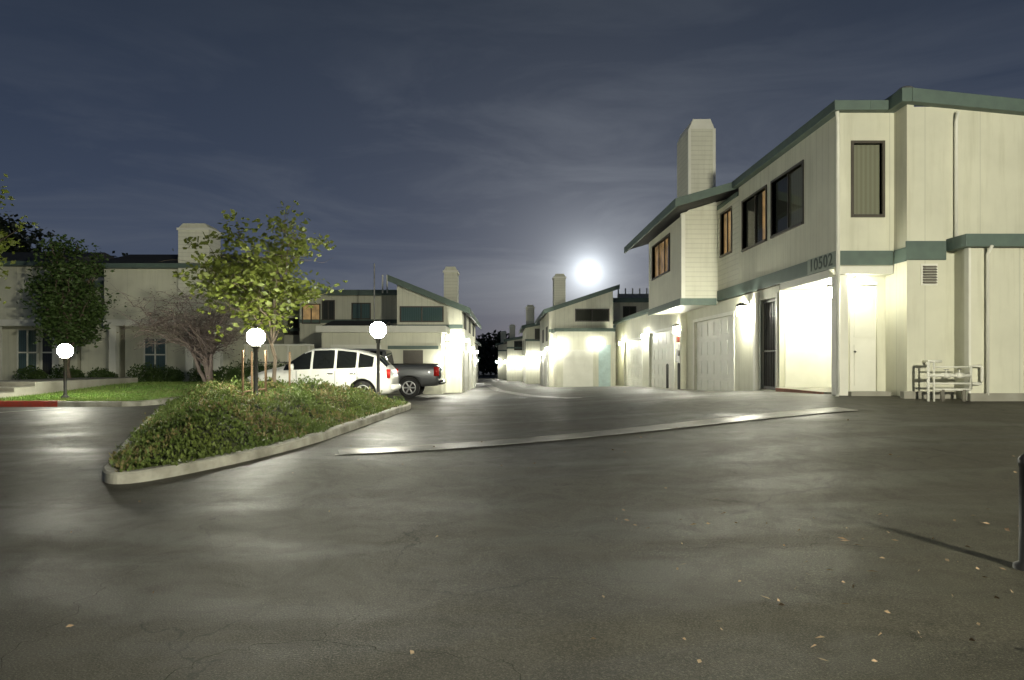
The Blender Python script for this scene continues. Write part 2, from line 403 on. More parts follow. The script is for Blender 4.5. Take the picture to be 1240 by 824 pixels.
# ------------------------------------------------------------------ lawn left
def lz(x,y): return gz(x,y)+.13+.42*ss((y-19)/8)
sheet('lawn',rng(-45,-9.75,.6),rng(18.35,34,.5),lz,'lawn')
kerbloop('lawn_kerb',[(-45,18.2)]+[(-45+i*.7,18.2) for i in range(1,50)]+[(-10.2,18.2),(-9.8,18.4),(-9.6,18.9)]+[(-9.6,19.5+i*.7) for i in range(20)],closed=False)
b=MB(); 
za=gz(-14,18.2);zb_=gz(-11.9,18.2)
b.add([(-14,18.17,za-.02),(-11.9,18.17,zb_-.02),(-11.9,18.17,zb_+.15),(-14,18.17,za+.15)],[(0,1,2,3)],'red')
b.add([(-14,18.17,za+.15),(-11.9,18.17,zb_+.15),(-11.9,18.34,zb_+.15),(-14,18.34,za+.15)],[(0,1,2,3)],'red')
b.obj('red_kerb_paint')
b=MB()
for i in range(24000):
    x=R.uniform(-19,-9.9);y=18.4+R.random()**1.3*11; z=lz(x,y)
    if -16.9<x<-14.4 and y<27: continue
    a=R.uniform(0,6.28);h=R.uniform(.03,.08);c,s_=math.cos(a)*.012,math.sin(a)*.012
    b.add([(x-c,y-s_,z),(x+c,y+s_,z),(x+R.uniform(-.03,.03),y+R.uniform(-.03,.03),z+h)],[(0,1,2)],'grassb')
b.obj('grass')
b=MB()
z0=gz(-15,18.2)+.14
for i in range(4): b.box(-16.8,-14.5,18.4+i*.9,19.3+i*.9 if i<3 else 27,z0-.2,z0+.02+.14*i,'conc')
for i in range(1,4): b.box(-16.79,-14.51,18.385+i*.9,18.399+i*.9,z0-.1+.14*i,z0+.0+.14*i,'concd')
b.obj('front_walkway_steps',bevel=.01)
# ------------------------------------------------------------------ lamps
def lamp(x,y,zb,zg,r=.16,mat='globe'):
    e=empty('street_lamp'); b=MB()
    b.lathe((x,y,zb),[(.11,-.1),(.11,.06),(.06,.1),(.045,.14),(.04,zg-zb-r-.14),(.055,zg-zb-r-.12),(.055,zg-zb-r-.06),(.1,zg-zb-r-.03),(.1,zg-zb-r+.0),(.06,zg-zb-r+.015)],'dark','z',16)
    b.obj('post',e,True)
    b=MB(); b.sphere((x,y,zg),r,mat,20,10); b.obj('globe',e,True)
    b=MB(); b.lathe((x,y,zg+r-.02),[(.07,0),(.06,.03),(.02,.06),(.001,.07)],'dark','z',12); b.obj('cap',e,True)
lamp(-5.1,14.0,.42,2.02,.18); lamp(-3.24,17.5,.4,2.33,.21); lamp(-12.55,19.5,lz(-12.5,19.5),1.83,.2)
lamp(7.5,-5.5,0,5.3,.36,'globeb')
def wl(x,y,z,parent,mat='wlS',r=.07,ax=(0,0)):
    b=MB(); b.box(x-r*.8,x+r*.8,y-r*.8,y+r*.8,z-r,z+r*.9,mat); b.obj('light_lens',parent)
    b=MB(); b.lathe((x,y,z),[(r*.75,r*1.0),(r*1.4,r*1.05),(r*1.1,r*1.5),(.02,r*1.9)],'dark','z',10)
    b.tube([(x,y,z+r*1.5),(x+ax[0],y+ax[1],z+r*1.7)],.02,.02,'dark'); b.obj('light_fitting',parent,True)
# ------------------------------------------------------------------ right building
TB=empty('townhouse_building')
F=7.65; Y0=15.6; G=.3
b=MB()
wa=(17.5,19.5,5.1,6.62); wb=(19.95,21.9,5.1,6.62); wc=(23.0,24.1,5.25,6.7)
b.wall('x',F,-1,Y0,22.3,3.71,7.2,[wa,wb],'sv'); b.wall('x',F,-1,22.3,24.5,3.71,6.95,[wc],'sh')
b.obj('upper_wall_street',TB)
b=MB()
b.wall('y',Y0,-1,F+.15,8.9,3.71,7.2,[(7.97,8.62,4.87,6.5)],'st')
b.wall('x',8.9,-1,15.1,Y0-.0,G,7.2,[],'st')
b.wall('y',15.1,-1,9.05,15,G,7.15,[],'st')
b.box(8.9,9.05,Y0,16.1,G,3.7,'st')
b.obj('upper_wall_end',TB)
b=MB()
b.wall('y',15.95,-1,F+.2,8.9,G,3.71,[(8.12,8.7,.75,3.3)],'st')
b.slab('y',15.95,-1,8.12,8.7,.75,3.3,-.09,-.05,'white')
b.slab('y',15.95,-1,8.19,8.63,.95,1.9,-.05,-.035,'white');b.slab('y',15.95,-1,8.19,8.63,2.1,3.1,-.05,-.035,'white')
b.slab('y',15.95,-1,8.05,8.12,.7,3.38,-.1,.03,'white');b.slab('y',15.95,-1,8.12,8.7,3.3,3.38,-.1,.028,'white')
b.box(F+.01,8.89,15.61,15.79,3.52,3.7,'white')
b.box(F+.01,9.5,16.11,19,3.5,3.7,'white')
b.sphere((8.2,15.97,1.75),.03,'chrome',8,6)
b.obj('closet_door_wall',TB)
b=MB()
b.box(F+.003,F+.2,Y0+.003,Y0+.38,G,3.5,'white')
b.box(9.5,9.65,16.1,19,G,3.5,'st')
b.box(F+.16,9.65,19,19.15,G,3.5,'white')
b.box(F-.1,9.49,16.12,18.99,G,.8,'conc')
b.box(F-.13,F-.1,16.15,18.95,.5,.79,'brick')
b.obj('porch',TB)
b=MB()
holes=[(19.2,20.35,.7,3.35),(22.8,27.5,.2,3.1),(30.8,36.0,0,3.0),(38,43.5,-.3,2.8)]
b.wall('x',F,-1,19.0,29.7,-.6,3.65,holes[:2],'st'); b.wall('x',F,-1,29.7,49,-.8,4.1,holes[2:],'st')
b.garage('x',F,-1,22.8,27.5,.2,3.1); b.garage('x',F,-1,30.8,36,0,3.0); b.garage('x',F,-1,38,43.5,-.3,2.8)
for h in holes[1:]:
    b.slab('x',F,-1,h[0]-.12,h[0],h[2],h[3]+.12,-.02,.03,'white');b.slab('x',F,-1,h[1],h[1]+.12,h[2],h[3]+.12,-.02,.03,'white');b.slab('x',F,-1,h[0],h[1],h[3],h[3]+.12,-.02,.027,'white')
b.slab('x',F,-1,28.6,28.85,.1,3.55,0,.25,'st'); b.slab('x',F,-1,20.5,20.7,.4,3.6,0,.12,'white')
b.slab('x',F,-1,29.7,49.2,4.1,4.3,-.5,.2,'trim')
b.box(F+.155,14,30.02,30.15,-.5,6.6,'st')
b.box(F+.155,14,30.2,48.8,3.9,4.09,'roof'); b.box(F+.155,14,48.85,48.99,-1,4.08,'st')
b.obj('lower_wall_street',TB)
b=MB()
b.slab('x',F,-1,19.2,20.35,.7,3.35,-.14,-.1,'frame')
for i in range(9): u=19.25+i*.13; b.slab('x',F,-1,u,u+.025,.75,3.3,-.1,-.07,'dark')
for z in (.75,1.8,3.25): b.slab('x',F,-1,19.2,20.35,z,z+.05,-.07,-.05,'dark')
b.slab('x',F,-1,19.1,19.2,.7,3.43,-.03,.03,'white');b.slab('x',F,-1,20.35,20.45,.7,3.43,-.03,.03,'white')
b.obj('entry_gate',TB)
b=MB()
b.window('x',F,-1,*wa,cur='curd',mull=1,split=(.6,'cur')); b.window('x',F,-1,*wb,cur='curd',mull=1,split=(.3,'curl')); b.window('x',F,-1,*wc,cur='curl',mull=1)
b.window('y',Y0,-1,7.97,8.62,4.87,6.5,cur='cur',mull=0)
b.obj('windows',TB)
b=MB()
b.slab('x',F,-1,Y0-.04,24.45,3.68,4.05,0,.04,'trim')
b.slab('y',Y0,-1,F+.001,8.86,3.72,4.047,0,.037,'trim')
b.slab('x',8.9,-1,15.1,Y0-.04,3.74,4.05,0,.035,'trim')
b.slab('y',15.1,-1,8.862,9.75,3.76,4.18,0.001,.04,'trim')
b.slab('x',F,-1,Y0-.2,22.4,7.2,7.42,-.599,.2,'trim')
b.slab('y',Y0,-1,F+.6,8.67,7.2,7.42,-.2,.2,'trim')
b.prismY([(8.905,7.2),(15.2,6.6),(15.2,6.85),(8.905,7.5)],14.9,15.12,'trim')
b.box(8.68,8.9,14.9,15.85,7.2,7.5,'trim')
b.slab('x',F,-1,22.4,24.5,6.95,7.1,-.3,.03,'trim')
b.slab('y',14.6,-1,9.75,15,3.95,4.22,-.48,.18,'trim')
b.obj('fascia_and_bands',TB,bevel=.01)
b=MB()
b.prismX([(15.2,7.0),(30,7.0),(30,7.1),(15.2,7.12)],9.1,15,'roof'); b.box(F+.65,8.65,Y0+.25,22.4,7.22,7.38,'roof')
b.obj('flat_roof',TB)
b=MB()
b.tube([(F-.1,Y0-.1,7.2),(F-.06,Y0-.06,7.0),(F-.06,Y0-.06,.8),(F-.15,Y0-.2,.72)],.045,.045,'white',8)
b.tube([(9.95,14.97,7.0),(9.95,15.04,6.8),(9.95,15.04,4.2)],.04,.04,'white',8)
b.tube([(10.25,14.35,3.95),(10.28,14.53,3.8),(10.28,14.53,.8)],.035,.035,'white',8)
b.obj('downspouts',TB,True)
b=MB()
b.box(9.95,15,14.6,15.1-.001,G,3.95,'st'); b.box(9.9,9.95,14.56,14.7,G,3.95,'white')
b.box(11.1,11.14,14.575,14.6,G,3.95,'white')
b.slab('y',15.1,-1,8.75,9.89,.6,.86,0.001,.15,'conc'); b.slab('y',14.6,-1,9.9,15,.5,.84,0.001,.1,'conc')
b.box(F+.2,8.75,15.45,15.8,.5,.83,'conc')
b.obj('end_annex',TB)
b=MB()
b.slab('y',15.1,-1,9.2,9.57,3.2,3.68,0.001,.02,'white')
for i in range(7): z=3.25+i*.058; b.prismX([(15.08,z),(15.03,z-.01),(15.03,z+.012),(15.08,z+.035)],9.24,9.53,'concd')
b.obj('louvre_vent',TB)
b=MB(); yy=14.5
T=lambda pts,r=.022:b.tube(pts,r,r,'white',8)
T([(9.0,yy,.6),(9.0,yy,1.52)],.03); T([(9.12,yy,.6),(9.12,yy,1.52)],.022)
T([(9.0,yy,1.52),(9.26,yy,1.52),(9.26,15.1,1.52)],.028)
T([(9.12,yy,1.4),(9.85,yy,1.4)],.016); T([(9.0,yy,1.22),(9.9,yy,1.22)],.034); T([(9.0,yy,1.05),(9.95,yy,1.05)],.02); T([(9.12,yy,.92),(9.9,yy,.92)],.026)
T([(9.95,yy,1.05),(10.12,yy,1.05),(10.14,yy,1.12),(10.14,yy,1.38),(10.1,yy,1.42),(9.9,yy,1.42),(9.9,yy,.92)],.034)
for x in (9.38,9.66): b.lathe((x,yy,1.22),[(.001,-.07),(.06,-.07),(.06,.07),(.001,.07)],'white','x',12); T([(x,yy,1.22),(x,yy,1.34)],.014); b.lathe((x,yy,1.34),[(.001,0),(.05,0),(.05,.015),(.001,.015)],'grey','z',10)
for x in (9.3,9.75): b.box(x-.03,x+.03,yy-.03,yy+.03,.6,.92,'concd')
b.obj('backflow_pipes',TB,True)
b=MB(); b.lathe((9.4,16.0,7.15),[(.13,0),(.13,.6),(.2,.62),(.2,.72),(.13,.78),(.02,.82)],'grey','z',20); b.obj('roof_vent',TB,True)
# bay wing
b=MB()
b.box(6.34,F-.001,24.5,24.65,3.6,6.85,'sh'); b.box(F+.16,14,24.52,24.65,3.6,6.85,'sh')
wd=(26.2,29.2,5.05,6.4)
b.wall('x',6.34,-1,24.65,30,3.6,6.75,[wd],'sv')
b.box(6.495,14,29.85,30,3.6,6.74,'sv'); b.box(6.36,F-.01,24.66,29.84,3.61,3.7,'white')
b.window('x',6.34,-1,*wd,cur='curl',mull=2,split=(.25,'curd'))
b.slab('x',6.34,-1,24.46,30,3.55,3.8,0.001,.04,'trim'); b.slab('y',24.5,-1,6.341,F-.05,3.55,3.797,0.001,.037,'trim')
b.prismY([(6.345,6.85),(8.6,6.85),(8.6,7.55)],24.505,24.64,'sh')
b.slab('y',24.5,-1,6.34,6.48,3.8,6.8,0.001,.03,'white')
b.obj('bay',TB)
b=MB()
b.prismY([(5.7,6.72),(9.2,7.77),(9.2,7.87),(5.7,6.86)],22.45,31.9,'roof')
b.prismY([(5.66,6.62),(9.2,7.66),(9.2,7.9),(5.66,6.9)],22.38,22.448,'trim')
b.box(5.6,5.659,22.38,32,6.6,6.88,'trim')
b.obj('shed_roof',TB)
b=MB()
b.box(6.67,7.6,24.7,26.4,6.7,9.95,'sh')
b.prismY([(6.67,9.951),(7.6,9.951),(7.45,10.3),(6.82,10.3)],24.7,26.4,'white')
for (x,y) in ((6.64,24.67),(7.53,24.67)): b.box(x,x+.1,y,y+.1,6.9,9.949,'white')
b.obj('chimney',TB)
wl(8.5,17.6,3.3,TB,'wlP',.14); wl(8.0,15.62,3.36,TB,'wlP',.055,(0,.15)); wl(F-.25,21.3,3.1,TB,'wlP',.14,(.25,0)); wl(F-.25,29.4,2.9,TB,'wlP',.14,(.22,0)); wl(F-.2,36.8,2.9,TB,'wlS',.08,(.2,0)); wl(F-.2,44,2.7,TB,'wlS',.08,(.2,0))
b=MB(); b.slab('x',F-.04,-1,15.66,17.1,3.69,4.06,0.001,.025,'trimd'); b.obj('address_plate',TB,bevel=.005)
cu=bpy.data.curves.new('address_digits','FONT'); cu.body='10502'; cu.size=.42; cu.extrude=.004; cu.align_x='CENTER'; cu.align_y='CENTER'; cu.space_character=1.12; cu.offset=.004
cu.materials.append(M['dig']); to=bpy.data.objects.new('address_digits',cu); scn.collection.objects.link(to); to.parent=TB
to.matrix_world=Matrix(((0,0,-1,F-.07),(-1.05,0,0,16.38),(0,1,0,3.875),(0,0,0,1)))
e=empty('utility_meters'); b=MB()
b.box(F-.2,F-.001,28.9,29.4,1.2,2.3,'grey'); b.box(F-.16,F-.001,29.5,29.9,1.5,2.1,'grey'); b.lathe((F-.22,29.15,1.9),[(.001,-.04),(.13,-.04),(.13,.04),(.001,.04)],'dark','x',14); b.tube([(F-.08,29.15,2.3),(F-.08,29.15,3.5)],.03,.03,'grey',8); b.tube([(F-.08,29.1,1.2),(F-.08,29.1,.2)],.03,.03,'grey',8); b.box(F-.3,F-.2,28.95,29.2,2.35,2.6,'red')
b.obj('meter_boxes',e)
for (x,y) in ((F-.45,28.2),(F-.45,30.2)):
    b=MB(); z=gz(x,y); b.lathe((x,y,z),[(.06,-.1),(.06,1.05),(.04,1.1),(.001,1.12)],'dark','z',12); b.obj('bollard',None,True)
b=MB(); b.lathe((3.72,4.85,gz(3.7,4.85)),[(.09,-.1),(.09,.03),(.055,.05),(.055,.72),(.062,.74),(.062,.78),(.03,.82),(.001,.83)],'dark','z',16); b.obj('bollard',None,True)
# ------------------------------------------------------------------ generic townhouses
def chim(b,x0,x1,y0,y1,z0,z1):
    b.box(x0,x1,y0,y1,z0,z1-.25,'sh'); b.box(x0-.05,x1+.05,y0-.05,y1+.05,z1-.3,z1-.2,'white'); w=(x1-x0)*.15
    b.prismY([(x0,z1-.199),(x1,z1-.199),(x1-w,z1),(x0+w,z1)],y0+.02,y1-.02,'st')
def unit(x0,x1,y0,y1,zb,zl,zr,wins=(),ch=None,street=None,lights=(),low=None,name='townhouse_building',mat='sv',ov=.35):
    e=empty(name); b=MB()
    b.prismY([(x0,zb),(x1,zb),(x1,zr),(x0,zl)],y0,y1,mat); b.obj('walls',e)
    s=(zr-zl)/(x1-x0); a=x0-ov; c=x1+ov; za=zl-s*ov; zc=zr+s*ov
    b=MB(); b.prismY([(a,za+.02),(c,zc+.02),(c,zc+.14),(a,za+.14)],y0-ov+.05,y1+ov,'roof'); b.obj('roof',e)
    b=MB(); b.prismY([(a-.05,za-.1),(c+.05,zc-.1),(c+.05,zc+.2),(a-.05,za+.2)],y0-ov-.04,y0-ov+.045,'trim')
    if zl<=zr: b.box(a-.06,a-.01,y0-ov+.05,y1+ov,za-.1,za+.17,'trim')
    if zr<=zl: b.box(c+.01,c+.06,y0-ov+.05,y1+ov,zc-.1,zc+.17,'trim')
    zm=min(zl,zr)*.45+1.3
    b.slab('y',y0,-1,x0-.03,x1+.03,zm,zm+.2,0.001,.04,'trim'); b.obj('trim',e)
    b=MB()
    for w in wins:
        u0,u1,z0,z1,cu_=w; 
        b.slab('y',y0,-1,u0,u1,z0,z1,0.001,.02,cu_); b.pane('y',y0,-1,u0,u1,z0,z1,.034)
        for q in (u0-.06,(u0+u1)/2-.03,u1): b.slab('y',y0,-1,q,q+.06,z0-.06,z1+.06,0.001,.07,'frame')
        b.slab('y',y0,-1,u0,u1,z1,z1+.06,0.001,.065,'frame'); b.slab('y',y0,-1,u0,u1,z0-.06,z0,0.001,.065,'frame')
    if wins: b.obj('windows',e)
    if ch:
        b=MB(); chim(b,*ch); b.obj('chimney',e)
    if street:
        c_,sg=street; b=MB(); y=y0+1
        while y<y1-4:
            b.slab('x',c_,sg,y,y+3.2,zb+.0,zb+2.5,0.001,.03,'white'); 
            for i in range(4): b.slab('x',c_,sg,y+.1,y+3.1,zb+.1+i*.6,zb+.6+i*.6,.03,.05,'white')
            b.slab('x',c_,sg,y+.5,y+2.2,zb+3.6,zb+4.6,0.001,.03,'curd'); y+=4.6
        b.obj('garage_doors',e)
    for l in lights: wl(*l[:3],e,'wlS',.075)
    return e
e=unit(-5.2,-2.05,33,48,-.4,5.35,4.05,[(-5.0,-3.0,3.5,4.15,'curb')],(-3.2,-2.5,36,37.2,4,6.55),(-2.05,1),[(-1.85,34.2,2.6),(-1.85,40,2.3),(-1.85,46,2.2)])
e=empty('garage_building'); b=MB(); b.box(-8.3,-2.85,31,33-.01,-.4,2.85,'st'); b.box(-8.3,-5.25,33,37.9,-.4,2.85,'st'); b.obj('walls',e)
b=MB(); b.box(-8.5,-2.65,30.75,32.99,2.851,3.15,'white'); b.prismX([(30.9,3.151),(32.9,3.151),(32.9,3.5)],-8.3,-5.5,'roof'); b.obj('parapet',e)
b=MB(); b.garage('y',30.88,-1,-7.9,-5.6,0,2.3,4,4); b.slab('y',31,-1,-5.3,-3.0,2.1,2.25,0.001,.05,'trim'); b.slab('y',31,-1,-4.6,-3.7,0,2.05,0.001,.04,'frame'); b.obj('doors',e)
wl(-2.55,31.4,2.3,e,'wlS',.09,(-.2,0)); wl(-2.45,30.7,1.55,e,'wlS',.06)
e=unit(-11.4,-5.6,38,50,-.4,5.3,5.3,[(-8.45,-7.5,3.95,4.75,'curb'),(-11.2,-10.3,3.7,4.7,'curl'),(-10.1,-9.5,3.9,4.9,'curd')],None)
b=MB()
for x in (-6.7,-6.45): b.tube([(x,37.5,5.3),(x,37.5,6.3)],.04,.04,'white')
b.tube([(-6.2,32.5,3.3),(-6.2,32.5,6.2)],.03,.03,'grey'); b.obj('roof_vent_stacks',e)
unit(-16,-11.6,41,50,-.2,4.6,4.9,[(-13.4,-12.4,3.2,4.1,'curd')],None)
e=empty('patio_fence'); b=MB()
b.box(-14.5,-9.2,33,33.1,.3,2.3,'st'); b.box(-14.5,-9.2,32.95,33.15,2.301,2.38,'white')
for i in range(6): b.box(-14.5+i,-14.4+i,32.93,32.999,.3,2.3,'white')
b.obj('panels',e)
def lefthouse(x0,x1,y,zb,ze,wins,ch,post,rise=.85):
    e=empty('townhouse_building'); b=MB()
    b.box(x0,x1,y,y+9,3.3,ze,'st'); b.box(x0+.2,x1-.2,y+1.3,y+9,zb-.5,3.299,'st'); b.box(x0+.01,x1-.01,y+.01,y+1.3,3.2,3.299,'white'); b.obj('walls',e)
    b=MB(); b.slab('y',y,-1,x0-.01,x1+.01,3.1,3.38,-.1,.05,'white')
    for x in post: b.box(x,x+.3,y+.02,y+.3,zb-.3,3.1,'white')
    b.slab('y',y,-1,x0-.3,x1+.3,ze+.001,ze+.2,-.2,.4,'trim'); b.obj('trim',e)
    b=MB(); b.prismX([(y-.35,ze+.201),(y+9.3,ze+.201),(y+2.6,ze+.2+rise)],x0-.3,x1+.3,'roof'); b.obj('roof',e)
    b=MB()
    for u0,u1,z0,z1,c_,yo in wins:
        Y=y+yo; b.slab('y',Y,-1,u0,u1,z0,z1,0.001,.02,c_); b.pane('y',Y,-1,u0,u1,z0,z1,.034)
        n=max(1,round((u1-u0)/.45))
        for i in range(n+1): q=u0+(u1-u0)*i/n; b.slab('y',Y,-1,q-.03,q+.03,z0,z1,0.001,.06,'white')
        for i in range(3): q=z0+(z1-z0)*i/2; b.slab('y',Y,-1,u0-.03,u1+.03,q-.03,q+.03,0.001,.055,'white')
    b.obj('windows',e)
    if ch: b=MB(); chim(b,*ch); b.obj('chimney',e)
    return e
e=lefthouse(-17.6,-12.4,30,.7,5.6,[(-16.5,-15.5,1.1,2.6,'curb',1.3),(-14.6,-13.9,1.0,2.7,'curd',1.3)],(-14.2,-12.85,29.7,30.9,3.3,7.55),(-17.4,-14.0,-12.8))
e2=lefthouse(-28,-19.4,30,.7,5.7,[(-22.3,-21.4,.9,3.0,'curb',1.3),(-21.2,-20.6,.9,3.0,'curd',1.3)],None,(-22.6,-19.9))
unit(-19.35,-17.65,31.2,38,.2,5.0,5.0,[],None,mat='st')
e=unit(3.0,7.3,46,58,-.6,4.95,6.4,[(4.8,7.0,4.3,5.05,'curd')],(3.4,4.2,47,48.2,4.5,7.6),(3.0,-1),[(2.8,45.2,2.4),(2.8,52,2.2)])
b=MB(); b.box(3.3,6.9,43.2,45.99,-.5,3.45,'st'); b.box(3.15,7.0,43.0,45.98,3.451,3.65,'trim'); b.slab('y',43.2,-1,5.95,6.7,-.3,2.6,0.001,.05,'blue'); b.garage('y',43.05,-1,3.7,5.6,-.2,2.3,4,3); b.obj('garage_block',e)
wl(3.1,43.0,2.6,e,'wlS',.09); wl(5.8,42.9,2.8,e,'wlS',.04)
e=unit(7.45,11,47,58,-.6,5.7,5.7,[(8.2,9.0,4.6,5.3,'curd')],None)
b=MB()
for i in range(5): b.tube([(8.0+i*.5,48,5.8),(8.0+i*.5,48,6.7)],.05,.05,'white')
b.box(8,10.2,47.8,48.4,5.8,6.3,'grey'); b.obj('roof_vent_stacks',e)
unit(1.95,5.5,62,74,-.9,4.7,5.4,[(2.8,4.6,3.6,4.5,'curd')],(2.0,2.75,63,64,4.3,6.8),(1.95,-1),[(1.7,61.6,1.9),(1.7,67,1.7),(3.4,61.6,1.9)])
unit(.3,4.5,82,96,-1.2,4.1,4.9,[(1.2,3,3.0,4.0,'curd')],(.6,1.3,83,84,3.8,6.1),(.3,-1),[(.05,81.5,1.6),(.05,88,1.5),(2,81.5,1.6)])
unit(-1.0,3,104,118,-1.5,4.2,5.0,[],(-.6,.2,105,106,3.8,6.3),(-1.0,-1),[(-1.3,103.5,1.6),(-1.3,110,1.5)])
unit(-14,-4.6,112,120,-1.6,2.6,2.2,[(-8,-6.5,.2,1.5,'curl')],None,None,[(-5.6,111.5,1.2),(-9,111.5,1.2)])
unit(-10,-3.0,62,76,-.9,4.4,3.4,[],(-4.4,-3.7,64,65,3,5.6),(-3.0,1),[(-2.75,63,1.9),(-2.75,70,1.7)])
# ------------------------------------------------------------------ trees
def leafq(b,c,L,k,rr,flat=.5):
    a=rr.uniform(0,6.28);t=rr.uniform(-1,1)*flat*1.5
    d=Vector((math.cos(a)*math.cos(t),math.sin(a)*math.cos(t),math.sin(t)))*L
    s_=d.cross(Vector((rr.uniform(-1,1),rr.uniform(-1,1),rr.uniform(-1,1))))
    if s_.length<1e-5: return
    s_=s_.normalized()*L*.3; c=Vector(c)
    b.add([c-d*.5,c+s_,c+d*.5,c-s_],[(0,1,2,3)],k)
def path(a,c,rr,n=5,w=.12,sag=.0):
    a=Vector(a);c=Vector(c);L=(c-a).length;o=[]
    for i in range(n+1):
        t=i/n; p=a.lerp(c,t); 
        if 0<i<n: p+=Vector((rr.uniform(-w,w),rr.uniform(-w,w),rr.uniform(-w,w)))*L*.5
        p.z+=sag*math.sin(math.pi*t)*L; o.append(p)
    return o
def tree(name,base,fork,cc,cr,seed,limbs,subs,lpc,L,lk,bk,r0,stems=1,clump=.25,twigs=2,holes=.0):
    rr=random.Random(seed); e=empty(name); b=MB(); l=MB(); cc=Vector(cc)
    base=Vector(base); forks=[]
    for s_ in range(stems):
        f=Vector(fork)+(Vector((rr.uniform(-.6,.6),rr.uniform(-.4,.4),rr.uniform(-.3,.3))) if stems>1 else Vector())
        tp=path(base+Vector((rr.uniform(-.1,.1),rr.uniform(-.1,.1),0))*(stems>1),f,rr,6,.05); b.tube(tp,r0,r0*.6,bk,8)
        forks.append((tp,f))
    for i in range(limbs):
        tp,f=forks[i%len(forks)]
        st=tp[rr.choice([4,5,6,6])] 
        while 1:
            v=Vector((rr.uniform(-1,1),rr.uniform(-1,1),rr.uniform(-.8,1)))
            if .35<v.length<1: break
        v=v.normalized()*rr.uniform(.6,.95)
        tgt=cc+Vector((v.x*cr[0],v.y*cr[1],v.z*cr[2])); lp=path(st,tgt,rr,6,.1,.08); b.tube(lp,r0*.42,r0*.1,bk,5)
        for j in range(subs):
            p=lp[rr.randint(2,6)]; q=p+Vector((rr.uniform(-1,1)*cr[0],rr.uniform(-1,1)*cr[1],rr.uniform(-.6,1)*cr[2]))*.38
            sp=path(p,q,rr,4,.12,.05); b.tube(sp,r0*.16,r0*.05,bk,4)
            for t in range(twigs):
                p2=sp[rr.randint(1,4)]; q2=p2+Vector((rr.uniform(-1,1)*cr[0],rr.uniform(-1,1)*cr[1],rr.uniform(-.7,1)*cr[2]))*.2
                tp2=path(p2,q2,rr,3,.1); b.tube(tp2,r0*.07,r0*.03,bk,3)
                if rr.random()<holes: continue
                for z in range(lpc):
                    p3=tp2[rr.randint(1,3)]; o=Vector((rr.gauss(0,1),rr.gauss(0,1),rr.gauss(0,.6)))*clump
                    leafq(l,p3+o,L*rr.uniform(.6,1.2),lk,rr)
    b.obj('trunk_and_branches',e,True); l.obj('leaves',e); return e
tree('young_tree',(-5.45,16,.4),(-5.4,16,2.7),(-5.35,16,3.75),(2.0,1.5,1.25),5,18,7,20,.16,'leafy','bark',.055,clump=.16,holes=.12)
e=empty('tree_stakes'); b=MB()
for (x,y) in ((-5.85,15.8),(-5.1,16.2),(-5.33,13.9),(-4.95,14.15)): b.tube([(x,y,.2),(x,y,1.75)],.025,.025,'wood',6)
b.tube([(-5.85,15.8,1.5),(-5.1,16.2,1.5)],.012,.012,'dark',5); b.tube([(-5.33,13.9,.9),(-4.95,14.15,.95)],.02,.02,'wood',5); b.obj('stakes',e)
tree('bare_tree',(-10.4,24,.75),(-10.5,24,1.9),(-11.0,24,3.1),(2.7,1.8,1.65),9,36,9,1,.07,'leafp','barkp',.08,stems=5,clump=.06,twigs=6)
tree('leafy_tree',(-16.6,26,.6),(-16.6,26,2.4),(-16.55,26,4.25),(1.3,1.2,2.0),3,28,8,26,.17,'leafg','bark',.1,clump=.2)
tree('leafy_tree',(-14.2,17.2,.2),(-14.0,17.2,2.6),(-13.75,17.2,4.5),(1.1,1.1,1.7),14,20,6,20,.17,'leafy','bark',.1,clump=.2)
tree('background_tree',(-30,42,0),(-30,42,5),(-30.5,42,7.6),(3.6,3,2.8),21,18,6,30,.42,'leafd','bark',.25,clump=.5)
tree('background_tree',(-25,44,0),(-25,44,4),(-25,44,6.2),(3.5,3,2.4),22,16,6,28,.42,'leafd','bark',.25,clump=.5)
def mass(name,blobs,n,L,k,seed):
    rr=random.Random(seed); b=MB()
    for (c,r) in blobs:
        for i in range(n):
            v=Vector((rr.gauss(0,1),rr.gauss(0,1),rr.gauss(0,1))).normalized()*rr.uniform(.55,1.05)
            w=1+.3*mnoise.noise(v*2+Vector(c))
            leafq(b,(c[0]+v.x*r[0]*w,c[1]+v.y*r[1]*w,c[2]+v.z*r[2]*w),L*rr.uniform(.6,1.3),k,rr,1)
    return b.obj(name)
mass('distant_trees',[((-9,150,2.5),(6,4,5)),((-2,155,3.5),(6,4,4.5)),((-17,150,2),(7,5,5)),((6,160,2),(9,5,5)),((-30,150,2),(9,5,6)),((20,170,2),(12,5,6))],1800,1.1,'leafd',2)
for i,(x,y,r) in enumerate([(-15.2,28.8,.6),(-14.3,28.9,.5),(-18.8,29.2,.55),(-13.0,29.3,.5),(-20.2,29,.5),(-11.6,28.5,.5),(-17.3,29.2,.45),(-10.6,27.2,.45),(-10.2,31,.7),(-11.8,31.6,.8)]):
    z=lz(x,y); mass('shrub',[((x,y,z+r*.6),(r*1.1,r,r*.8)),((x+.3,y+.1,z+r*.45),(r*.8,r*.7,r*.6))],1000,.09,'leafg',30+i)
